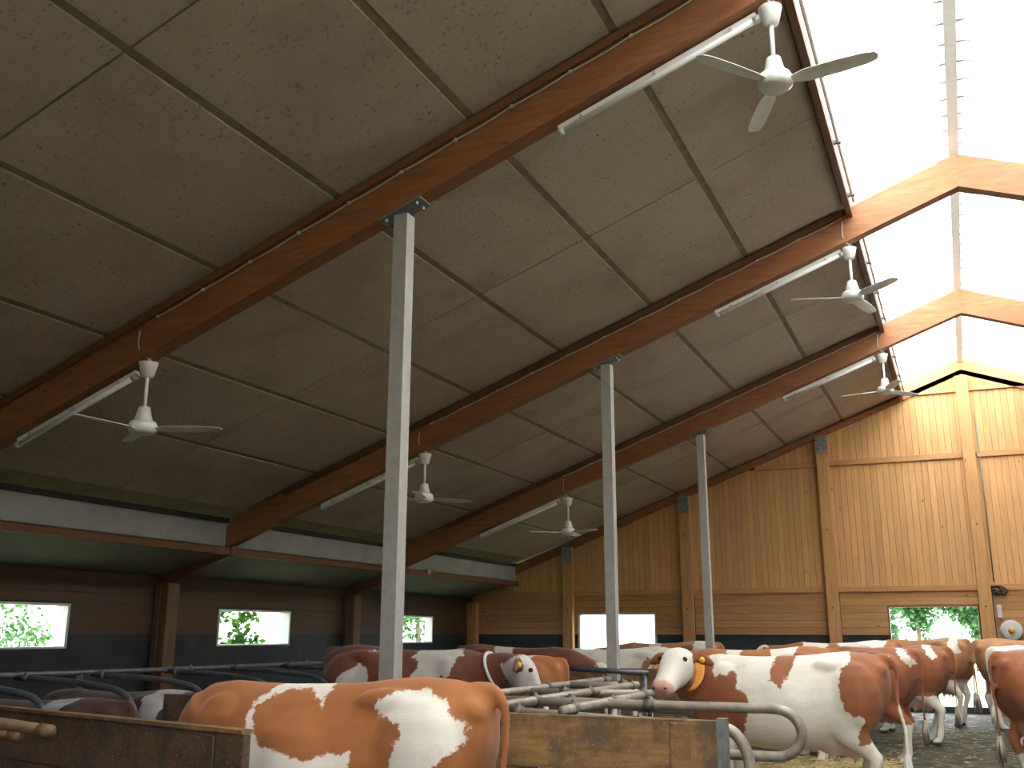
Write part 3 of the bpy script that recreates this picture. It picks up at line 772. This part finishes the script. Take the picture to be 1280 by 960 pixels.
def cow(label, loc, heading, scale=(1, 1, 1), coat=None, brown=(), white=None, poll=(1.25, 0, 1.42), muzzle=(1.62, 0, 1.12), neck=None, voxel=.02,
        face_white=True, hsz=1.0, ear_drop=.18, nb=(.80, 0, 1.13), legs=(0, 0, 0, 0), leg_white=.62, tail=(-.93, .0), horns=False, tags=(0, 1), collar=None, udder=True, head=True, lying=False, default='white', belly=None, name='cow', extra=None):
    """local frame: +x forward, origin on the floor. brown/white: polygons in side view"""
    global COWN
    root = empty(name, loc, heading); tag(root, label, 'cow')
    S = Vector(scale)
    bm = bmesh.new()
    rings(bm, [ring((x, 0, (zt+zb_)/2), (0, 1, 0), (0, 0, 1), hw, (zt-zb_)/2, 28, 2.35, .30) for x, zt, zb_, hw in TR])
    for s in (-1, 1):     # hook bones, pin bones, thigh and shoulder muscles, paunch
        ball(bm, (-.44, s*.160, 1.31), (.17, .07, .08)); ball(bm, (-.83, s*.10, 1.27), (.07, .06, .075))
        ball(bm, (-.60, s*.17, 1.02), (.24, .155, .34)); ball(bm, (.50, s*.140, 1.00), (.20, .115, .34)); ball(bm, (.02, s*.155, .93), (.40, .19, .34))
    ball(bm, (.74, 0, .80), (.13, .12, .17))
    L = legs
    for i, s in enumerate((-1, 1)):
        dx = L[i]
        limb(bm, [(.50, s*.16, 1.0, .14, .09), (.44, s*.17, .80, .115, .085), (.45+dx*.3, s*.165, .62, .075, .062), (.49+dx*.6, s*.155, .45, .060, .055), (.485+dx*.6, s*.155, .38, .056, .052), (.475+dx*.8, s*.15, .26, .040, .037), (.48+dx, s*.15, .14, .046, .043), (.50+dx, s*.15, .08, .044, .045), (.52+dx, s*.15, .045, .062, .056), (.535+dx, s*.15, .0, .075, .062)])
        dx = L[2+i]
        limb(bm, [(-.58, s*.16, 1.05, .24, .12), (-.52, s*.19, .85, .20, .11), (-.56+dx*.3, s*.19, .70, .135, .085), (-.68+dx*.5, s*.175, .57, .075, .055), (-.735+dx*.6, s*.17, .50, .066, .048), (-.72+dx*.7, s*.165, .42, .052, .044), (-.69+dx*.9, s*.16, .28, .042, .038), (-.67+dx, s*.16, .14, .048, .045), (-.65+dx, s*.16, .08, .046, .046), (-.62+dx, s*.16, .045, .062, .056), (-.60+dx, s*.16, .0, .075, .062)])
    ud = Vector((-.42, 0, .66))
    if udder:
        ball(bm, ud, (.22, .17, .17), 18); ball(bm, ud+Vector((-.12, 0, -.02)), (.15, .16, .16), 16)
        for a in (-.10, .07):
            for s in (-1, 1): tube(bm, [ud+Vector((a-.04, s*.075, -.10)), ud+Vector((a-.04, s*.08, -.19)), ud+Vector((a-.04, s*.08, -.225))], [.028, .02, .013], 8)
    tp = smoothpath([(-.80, 0, 1.385), (-.90, 0, 1.38), (-.955, 0, 1.26), (-.945, tail[1]*.3, 1.0), (tail[0], tail[1]*.7, .75), (tail[0], tail[1], .52)], 5)
    tube(bm, tp, [.045-.024*min(1, i/12) for i in range(len(tp))], 8)
    H = []
    if head:
        P0 = Vector(poll); P1 = Vector(muzzle); d = (P1-P0).normalized()
        sd_ = d.cross(Vector((0, 0, 1))).normalized(); uu = sd_.cross(d).normalized()      # uu: forehead side
        HL = .50; HP = P0-uu*.10
        nk = [Vector((.55, 0, 1.12)), Vector(nb)]+([Vector(p) for p in neck] if neck else [])+[HP+d*.06-uu*.03]
        nr = [(.20, .30), (.155, .25)]+[(.12, .185)]*(len(nk)-3)+[(.085, .125)]
        NP = smoothpath(nk, 4); rs = []
        for i, p in enumerate(NP):
            t = (NP[min(i+1, len(NP)-1)]-NP[max(i-1, 0)]).normalized(); s2 = t.cross(Vector((0, 0, 1))).normalized(); u3 = s2.cross(t)
            q = i/4; j = min(int(q), len(nr)-2); q -= j; q = min(q, 1)
            hw = nr[j][0]*(1-q)+nr[j+1][0]*q; hh = nr[j][1]*(1-q)+nr[j+1][1]*q
            rs.append(ring(p, s2, u3, hw, hh, 18, 2.1))
        rings(bm, rs)
        hs = [(-.03, .055, .06, 0), (.0, .095, .10, 0), (.07, .112, .128, -.005), (.15, .112, .135, -.012), (.22, .100, .128, -.02), (.30, .088, .102, -.018), (.38, .080, .084, -.018), (.44, .084, .074, -.018), (.48, .082, .066, -.018), (.515, .060, .046, -.018)]
        rings(bm, [ring(HP+d*t*(1+(hsz-1)*.5)+uu*o, sd_, uu, a*hsz, b*hsz, 20, 2.4, -.1) for t, a, b, o in hs])
        ears = []
        for s in (-1, 1):
            e0 = HP+d*.03+sd_*s*.08*hsz+uu*.03; ax = (sd_*s*1.0-d*.15-Vector((0, 0, ear_drop))).normalized(); wv = (Vector((0, 0, 1)).cross(ax)).cross(ax).normalized()*-1
            wv = (Vector((0, 0, 1))-ax*ax.z).normalized()
            th = ax.cross(wv)
            rs = []
            for t, a in ((0, .030), (.04, .050), (.10, .072), (.16, .062), (.21, .034), (.225, .012)):
                rs.append([e0+ax*t+wv*a*math.cos(2*PI*k/10)+th*.021*math.sin(2*PI*k/10)+Vector((0, 0, -t*t*1.5)) for k in range(10)])
            rings(bm, rs); ears.append((e0, ax, th))
        H = [HP, d, sd_, uu, ears]
    bmesh.ops.recalc_face_normals(bm, faces=bm.faces[:])
    for v_ in bm.verts: v_.co = Vector((v_.co.x*S.x, v_.co.y*S.y, v_.co.z*S.z))
    me0 = bpy.data.meshes.new('tmp'); bm.to_mesh(me0); bm.free()
    tmp = bpy.data.objects.new('tmp', me0); C.objects.link(tmp)
    rm = tmp.modifiers.new('r', 'REMESH'); rm.mode = 'VOXEL'; rm.voxel_size = voxel
    sm = tmp.modifiers.new('s', 'SMOOTH'); sm.factor = .6; sm.iterations = max(5, int(.0028/voxel**2))
    dg = bpy.context.evaluated_depsgraph_get(); dg.update()
    me = bpy.data.meshes.new_from_object(tmp.evaluated_get(dg)); me.name = 'body'
    bpy.data.objects.remove(tmp)
    n = len(me.vertices); co = np.empty(n*3, np.float32); me.vertices.foreach_get('co', co); co = co.reshape(-1, 3)/np.array(S)
    P2 = co[:, [0, 2]].astype(float)
    # mirrored side gets shifted pattern so both flanks differ a little
    far = co[:, 1] < 0
    P2[far, 0] += .06*np.sin(P2[far, 1]*9)
    if default == 'white':
        v = np.full(n, -1.)
        for p in brown: v = np.maximum(v, sdf(P2, p))
        for p in (white or ()): v = np.minimum(v, -sdf(P2, p))
    else:
        v = np.full(n, 1.)
        for p in (white or ()): v = np.minimum(v, -sdf(P2, p))
        for p in brown: v = np.maximum(v, sdf(P2, p))
    v = np.minimum(v, (co[:, 2]-leg_white) + .5*(np.abs(co[:, 1]) < .0))  # white stockings
    skin = np.zeros(n); hoof = np.clip((.055-co[:, 2])/.02, 0, 1)
    if udder:
        dd = np.sqrt((((co-np.array(ud+Vector((-.04, 0, -.03))))/np.array([.26, .19, .21]))**2).sum(1)); skin = np.clip((1.0-dd)/.15, 0, 1)*np.clip((.70-co[:, 2])/.05, 0, 1)*.55
    if head:
        HPn, dn, sn, un = (np.array(q) for q in (H[0], H[1], H[2], H[3]))
        r = co-HPn; t = r@dn; lat = r@sn; ht = r@un
        inh = (t > -.06) & (np.abs(lat) < .14*hsz) & (np.abs(ht) < .17*hsz) & (t < .60)
        if face_white: hv = np.clip(.02-t, -.3, .3)*1.0+np.clip(np.abs(lat)-.12*hsz, -.05, .05); v = np.where(inh, np.minimum(hv, .2), v)
        else: v = np.where(inh, .2, v)
        ear = np.zeros(n, bool)
        for e0, ax, th in H[4]:
            re = co-np.array(e0); te = re@np.array(ax); pe = np.sqrt(np.maximum(0, (re**2).sum(1)-te**2)); ear |= (te > .035) & (te < .26) & (pe < .11)
        v = np.where(ear, .2, v)
        skin = np.where(inh, np.clip((t-.43*(1+(hsz-1)*.5))/.03, 0, 1)*1.0, skin)
    for nm, arr in (('coat', v), ('skin', skin), ('hoof', hoof)):
        a = me.attributes.new(nm, 'FLOAT', 'POINT'); a.data.foreach_set('value', arr.astype(np.float32))
    for p in me.polygons: p.use_smooth = True
    link('body', me, coat or COAT_A, root)
    def SC(o): o.scale = S; return o
    if head:
        HP, d, sd_, uu, ears = H
        for s in (-1, 1):
            c = HP+d*.155*(1+(hsz-1)*.5)+(sd_*s*.094+uu*.078)*hsz
            bm = bmesh.new(); ball(bm, c, (.023, .023, .023), 12); SC(obj('eye', bm, M_EYE, root, True))
            c = HP+d*.495*(1+(hsz-1)*.5)+sd_*s*.042*hsz+uu*.022
            bm = bmesh.new(); ball(bm, c, (.019, .019, .013), 10); SC(obj('nostril', bm, M_NOSTRIL, root, True))
        mth = [HP+d*(.512-.012*abs(k)**1.5)*(1+(hsz-1)*.5)+sd_*k*.018*hsz-uu*(.042+.003*abs(k))*hsz for k in (-3, -2, -1, 0, 1, 2, 3)]
        bm = bmesh.new(); tube(bm, mth, .006, 6); SC(obj('mouth', bm, M_NOSTRIL, root, True))
        if tags:
            for e0, ax, th in [ears[i] for i in tags]:
                c = e0+ax*.115+Vector((0, 0, -.03)); bm = bmesh.new()
                f = uu+d*.6
                ball(bm, c+th*(.022 if th.dot(f) > 0 else -.022), (.026, .026, .030), 10); SC(obj('ear_tag', bm, M_YEL, root, True))
    # tail tuft
    bm = bmesh.new(); c = Vector((tail[0], tail[1], .52))
    for k in range(26):
        a = random.uniform(0, 2*PI); q = random.uniform(0, .03); e = c+Vector((q*1.6*math.cos(a), q*1.6*math.sin(a), -random.uniform(.2, .30)))
        tube(bm, [c+Vector((q*.5*math.cos(a), q*.5*math.sin(a), .03)), c.lerp(e, .5)+Vector((q*.6*math.cos(a), q*.6*math.sin(a), 0)), e], [.012, .012, .003], 5)
    SC(obj('tail_tuft', bm, M_STRAP if default == 'white' else M_PIPE, root, True))
    if collar:
        m_, t0, wdt = collar; a = Vector(neck[0]) if neck else Vector((1.0, 0, 1.2)); 
        b0 = Vector(nb); dirn = ((H[0])-b0).normalized(); cc = b0.lerp(H[0], t0); s2 = dirn.cross(Vector((0, 0, 1))).normalized(); u3 = s2.cross(dirn)
        bm = bmesh.new(); a_, b_ = .145*(1-t0)+.085*t0, .235*(1-t0)+.13*t0
        rings(bm, [ring(cc+dirn*q, s2, u3, a_*w_, b_*w_, 24, 2.1) for q, w_ in ((-wdt, .9), (-wdt, 1.06), (wdt, 1.06), (wdt, .9))]); SC(obj('collar', bm, m_, root, True))
    COWN += 1
    return root

# nearest cow, head lowered to the left
cow('nearest cow, russet with white flank ring and belly, behind the dark gate', (-3.01, 4.42, 0), PI, (1.055, .95, .885), COAT_A,
    white=[[(0.23, 1.46), (0.11, 1.46), (-0.03, 1.45), (-0.1, 1.38), (-0.11, 1.28), (-0.08, 1.32), (-0.04, 1.33), (0.0, 1.37), (0.09, 1.37), (0.19, 1.34), (0.27, 1.27), (0.27, 1.21), (0.22, 1.14), (0.18, 1.08), (0.12, 1.06), (0.08, 1.07), (0.03, 1.05), (-0.04, 1.03), (-0.1, 1.02), (-0.16, 1.04), (-0.21, 1.07), (-0.25, 1.05), (-0.32, 1.07), (-0.32, 0.99), (-0.32, 0.87), (-0.31, 0.3), (0.40, 0.3), (0.24, 0.96), (0.28, 1.16), (0.305, 1.25), (0.28, 1.31), (0.23, 1.37)],
           [(-0.41, 1.31), (-0.48, 1.37), (-0.61, 1.39), (-0.72, 1.34), (-0.79, 1.25), (-0.83, 1.22), (-0.85, 1.15), (-0.81, 1.1), (-0.75, 1.04), (-0.73, 1.01), (-0.75, 0.81), (-0.5, 0.3), (-0.53, 1.01), (-0.53, 1.05), (-0.58, 1.16), (-0.56, 1.22), (-0.5, 1.25), (-0.44, 1.24), (-0.41, 1.29)]],
    default='brown', nb=(.70, 0, .98), poll=(1.02, -.15, .72), muzzle=(1.16, -.2, .26), neck=[(.86, -.08, .86)], voxel=.014, leg_white=.55)
# white-faced cow looking at the camera
cow('big white cow with russet neck, white face turned to the viewer', (-1.55, 9.5, 0), PI, (1, 1, .925), COAT_D,
    brown=[[(0.95, 1.5), (0.73, 1.48), (0.65, 1.38), (0.61, 1.28), (0.57, 1.16), (0.53, 1.24), (0.48, 1.2), (0.42, 1.27), (0.39, 1.22), (0.38, 1.09), (0.31, 1.06), (0.27, 0.97), (0.27, 0.9), (0.31, 0.81), (0.33, 0.69), (0.51, 0.63), (.8, .55), (1.25, 0.8), (1.25, 1.3)],
           [(0.04, 1.46), (-0.13, 1.46), (-0.11, 1.28), (-0.04, 1.17), (-0.01, 1.1), (0.03, 1.14), (0.09, 1.17), (0.07, 1.29)],
           [(-0.58, 1.5), (-0.73, 1.5), (-1.04, 1.35), (-1.01, 1.01), (-0.82, 0.85), (-0.69, 0.59), (-0.62, 0.59), (-0.63, 0.73), (-0.69, 0.83), (-0.65, 0.9), (-0.61, 0.87), (-0.53, 0.94), (-0.5, 1.08), (-0.5, 1.2), (-0.54, 1.3), (-0.6, 1.35)]],
    hsz=1.22, ear_drop=.02, tags=(0,), poll=(.84, .44, 1.46), muzzle=(.90, .82, 1.235), neck=[(.88, .18, 1.20)], voxel=.015, legs=(0, .05, .10, -.02), tail=(-.99, .12), collar=(M_ORANGE, .40, .007))
# dark cow behind the tallest column
cow('dark red and white cow facing right behind the tallest column', (-5.15, 9.0, 0), 0, (1.05, 1, .95), COAT_B,
    white=[[(-0.63, 1.13), (-0.48, 1.25), (-0.39, 1.22), (-0.29, 1.07), (-0.3, .8), (-.6, .8)], [(-0.37, 1.38), (-0.16, 1.39), (-0.16, 1.36), (-0.3, 1.36)],
           [(0.09, 1.32), (0.21, 1.46), (0.45, 1.47), (0.6, 1.4), (0.61, 1.34), (0.55, 1.33), (0.51, 1.24), (0.51, 1.15), (0.47, 1.11), (0.42, 1.17), (0.41, 1.06), (0.33, 1.02), (0.1, .9), (0.1, 1.09), (0.16, 1.2), (0.15, 1.28)]],
    default='brown', poll=(1.26, -.1, 1.36), muzzle=(1.46, -.05, 1.0), neck=[(1.02, -.03, 1.20)], voxel=.02, collar=(M_STRAP, .35, .008))
cow('very dark cow whose back shows just over the dark red and white one', (-5.7, 12.95, 0), .0, (1, 1, .93), COAT_B, default='brown', white=[[(-.3, 1.5), (0, 1.5), (-.05, 1.3), (-.3, 1.3)]], poll=(1.2, .1, 1.2), muzzle=(1.45, .1, .85), voxel=.024)
cow('cow with white shoulders and tan rump right of the dark red cow head', (-4.83, 10.4, 0), PI, (.9, .9, .87), COAT_A, default='brown', white=[[(-.62, 1.5), (.3, 1.5), (.3, .9), (.0, 1.2), (-.45, 1.36)]], poll=(1.2, 0, 1.0), muzzle=(1.4, 0, .6), neck=[(1.0, 0, 1.0)], voxel=.024)
cow('mostly white cow with small dark spots before the bright end window', (-4.75, 14.4, 0), PI+.05, (1.05, 1, .905), COAT_C, brown=[[(.25, 1.2), (.35, 1.22), (.33, 1.1), (.26, 1.1)], [(-.9, 1.2), (-.5, 1.28), (-.4, 1.1), (-.9, .9)], [(.6, .9), (.7, 1.15), (1.2, 1.2), (1.2, .8)]], poll=(1.25, 0, 1.25), muzzle=(1.5, 0, .85), voxel=.024)
cow('grey brown and white cow just below the bright end window', (-4.9, 17.7, 0), PI-.1, (1.1, 1, .95), COAT_C, default='brown', white=[[(.1, 1.5), (.3, 1.5), (.2, 1.2), (.0, 1.2)], [(-.75, 1.5), (-.5, 1.45), (-.55, 1.1), (-.7, 1.0)]], poll=(1.25, 0, 1.3), muzzle=(1.5, 0, .9), voxel=.024)
cow('russet and white cow whose back shows just above the big white cow', (-2.3, 12.3, 0), PI, (1, 1, .935), COAT_A, default='brown', white=[[(.15, 1.5), (.38, 1.5), (.32, 1.25), (.2, 1.2)], [(-.5, 1.5), (-.1, 1.5), (-.2, 1.3), (-.45, 1.3)]], poll=(1.25, 0, 1.25), muzzle=(1.5, 0, .85), voxel=.024)
cow('far russet cow with white patches along its back, left of the doorway', (-1.95, 17.5, 0), PI-.25, (1.1, 1, .965), COAT_A, default='brown', white=[[(.1, 1.35), (.35, 1.5), (.55, 1.45), (.45, 1.2), (.2, 1.25)], [(-.75, 1.5), (-.1, 1.5), (0, 1.38), (-.2, 1.25), (-.5, 1.33), (-.7, 1.28)]], poll=(1.2, 0, 1.36), muzzle=(1.5, .1, 1.0), voxel=.024)
cow('russet cow right behind the rump and tail of the big white cow', (-1.45, 13.4, 0), PI-.30, (1, 1, .925), COAT_D, default='brown', white=[[(-.72, 1.5), (-.62, 1.5), (-.86, 1.2), (-.92, 1.25)]], poll=(1.2, 0, 1.2), muzzle=(1.5, .1, .8), voxel=.022, leg_white=.5, legs=(0, 0, .05, -.1))
cow('russet cow with white hind leg standing in the alley before the doorway', (-1.15, 15.9, 0), PI-.2, (1, 1, .93), COAT_D, default='brown', white=[[(-.62, 1.5), (-.5, 1.5), (-.72, 1.22), (-.78, 1.27)], [(-.3, .75), (.1, .8), (.3, .5), (-.3, .5)]], poll=(1.2, 0, 1.2), muzzle=(1.5, .1, .8), voxel=.022, leg_white=.70, legs=(.05, 0, .12, -.05))
cow('tan cow standing right in front of the open doorway', (-.75, 19.3, 0), PI-.60, (1, 1, 1.0), COAT_C, default='brown', white=[[(-.7, 1.5), (-.55, 1.5), (-.75, 1.15), (-.85, 1.2)], [(-.4, .9), (-.1, 1.05), (-.1, .7), (-.4, .6)]], poll=(1.2, 0, 1.25), muzzle=(1.5, .1, .9), voxel=.022, leg_white=.75, legs=(.05, 0, .1, -.05))
cow('russet cow at the doorway right jamb, its rear to the doorway', (.95, 18.6, 0), .25, (1, 1, .99), COAT_C, default='brown', white=[[(-.1, .9), (.2, 1.3), (.4, .9)]], poll=(1.2, 0, 1.3), muzzle=(1.5, -.1, .95), voxel=.022, leg_white=.55)
cow('white and russet cow at the right edge behind the nearest right cow', (1.15, 16.0, 0), .15, (1, 1, .93), COAT_A, brown=[[(-.7, 1.25), (-.2, 1.3), (0, .9), (-.3, .6), (-.85, .5), (-.9, .9)]], poll=(1.2, 0, 1.3), muzzle=(1.5, -.1, .95), voxel=.022)
cow('russet cow cut off by the right edge, seen from behind, nearest on the right', (.98, 11.9, 0), .55, (1, 1, .93), COAT_D, default='brown', white=[[(-.2, .8), (.3, .8), (.2, .4), (-.2, .4)]], poll=(1.2, 0, 1.25), muzzle=(1.5, -.1, .9), voxel=.02, leg_white=.35, legs=(0, 0, -.02, .1))
# cows resting in the dark left stalls
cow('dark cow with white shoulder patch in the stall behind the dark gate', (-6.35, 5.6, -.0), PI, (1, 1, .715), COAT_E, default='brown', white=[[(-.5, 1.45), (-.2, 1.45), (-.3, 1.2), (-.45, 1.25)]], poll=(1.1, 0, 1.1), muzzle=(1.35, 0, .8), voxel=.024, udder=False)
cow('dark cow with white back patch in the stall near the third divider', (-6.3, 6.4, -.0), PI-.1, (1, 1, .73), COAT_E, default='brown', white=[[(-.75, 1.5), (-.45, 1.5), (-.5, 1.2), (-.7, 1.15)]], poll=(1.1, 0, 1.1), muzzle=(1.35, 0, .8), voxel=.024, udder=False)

# ------------------------------------------------------------------ outdoors
gb = bmesh.new(); quadprism(gb, [(-90, -60, -.10), (60, -60, -.10), (60, 120, -.10), (-90, 120, -.10)], (0, 0, -.05)); gr = struct(obj('ground', gb, M_GRASS))
yd = bmesh.new(); box(yd, -3, 4, YG+.25, YG+5, -.1, -.02); struct(obj('path', yd, M_YARD))
def foliage(n, spread, size, clusters=0, seed=1, low=0):
    rnd = random.Random(seed); bm = bmesh.new()
    cl = [Vector((rnd.gauss(0, spread[0]*.45), rnd.gauss(0, spread[1]*.45), rnd.uniform(-.8, .9)*spread[2])) for _ in range(clusters or 14)]
    for i in range(n):
        c = rnd.choice(cl)+Vector((rnd.gauss(0, .32*spread[0]*.6), rnd.gauss(0, .32*spread[1]*.6), rnd.gauss(0, .32*spread[2]*.6)))
        a = Vector((rnd.uniform(-1, 1), rnd.uniform(-1, 1), rnd.uniform(-1, .4))).normalized(); b = a.orthogonal().normalized(); b.rotate(Matrix.Rotation(rnd.uniform(0, 6.3), 3, a)); s = size*rnd.uniform(.7, 1.3)
        v = [bm.verts.new(c), bm.verts.new(c+a*s*.5+b*s*.32), bm.verts.new(c+a*s*1.1), bm.verts.new(c+a*s*.5-b*s*.32)]
        bm.faces.new((v[0], v[1], v[2])); bm.faces.new((v[0], v[2], v[3]))
    me = bpy.data.meshes.new('crown'); bm.to_mesh(me); bm.free(); return me
def tree(name, label, loc, h, spread, n, size, mat, seed, group=None, cl=0, trunk=.12):
    root = empty(name, (loc[0], loc[1], -.1)); tag(root, label, 'tree' if 'tree' in name else 'bush', group)
    o = link('foliage', foliage(n, spread, size, cl, seed), mat, root); o.location = (0, 0, h); stuff(o)
    bm = bmesh.new(); tube(bm, [(0, 0, 0), (.05, .03, h*.5), (0, 0, h)], [trunk, trunk*.8, trunk*.4], 8); obj('trunk', bm, M_BARK, root, True)
tree('leafy_bush', 'light green bush outside the left window', (-14.6, 11.4, 0), 1.5, (1.0, .8, .9), 1700, .09, M_LEAF2, 3)
tree('leafy_tree', 'broad-leaved tree with dark leaves outside the middle left window', (-13.6, 16.75, 0), 1.65, (.35, .50, .50), 330, .15, M_LEAF, 5, cl=12, trunk=.03)
tree('leafy_tree', 'leafy tree outside the third left window behind the tallest column', (-14.5, 25.8, 0), 2.2, (1.2, 1.2, 1.0), 1500, .14, M_LEAF2, 6)
for k, (x, y, h, s) in enumerate([(-4.6, 50, 2.9, 1.6), (-2.2, 53, 3.3, 1.7), (.3, 50, 2.8, 1.5), (2.9, 53, 3.3, 1.8)]):
    tree('distant_tree', ['distant tree seen at the left of the doorway', 'distant tree seen left of the middle of the doorway', 'distant tree seen right of the middle of the doorway', 'distant tree at the right of the doorway'][k], (x, y, 0), h, (s, s*.6, s*.95), 4200, .26, M_LEAF3, 20+k, 'distant trees beyond the doorway', 22, .12)
fn = empty('paddock_fence', (-1, 38, -.1)); tag(fn, 'white paddock fence seen through the open doorway', 'fence')
for k in range(7): bx('fence_post', M_FRAME, fn, -6+k*1.6, -5.85+k*1.6, -.06, .06, 0, 1.5)
for z in (.75, 1.25): bx('fence_rail', M_FRAME, fn, -6, 4, -.085, -.062, z, z+.09)
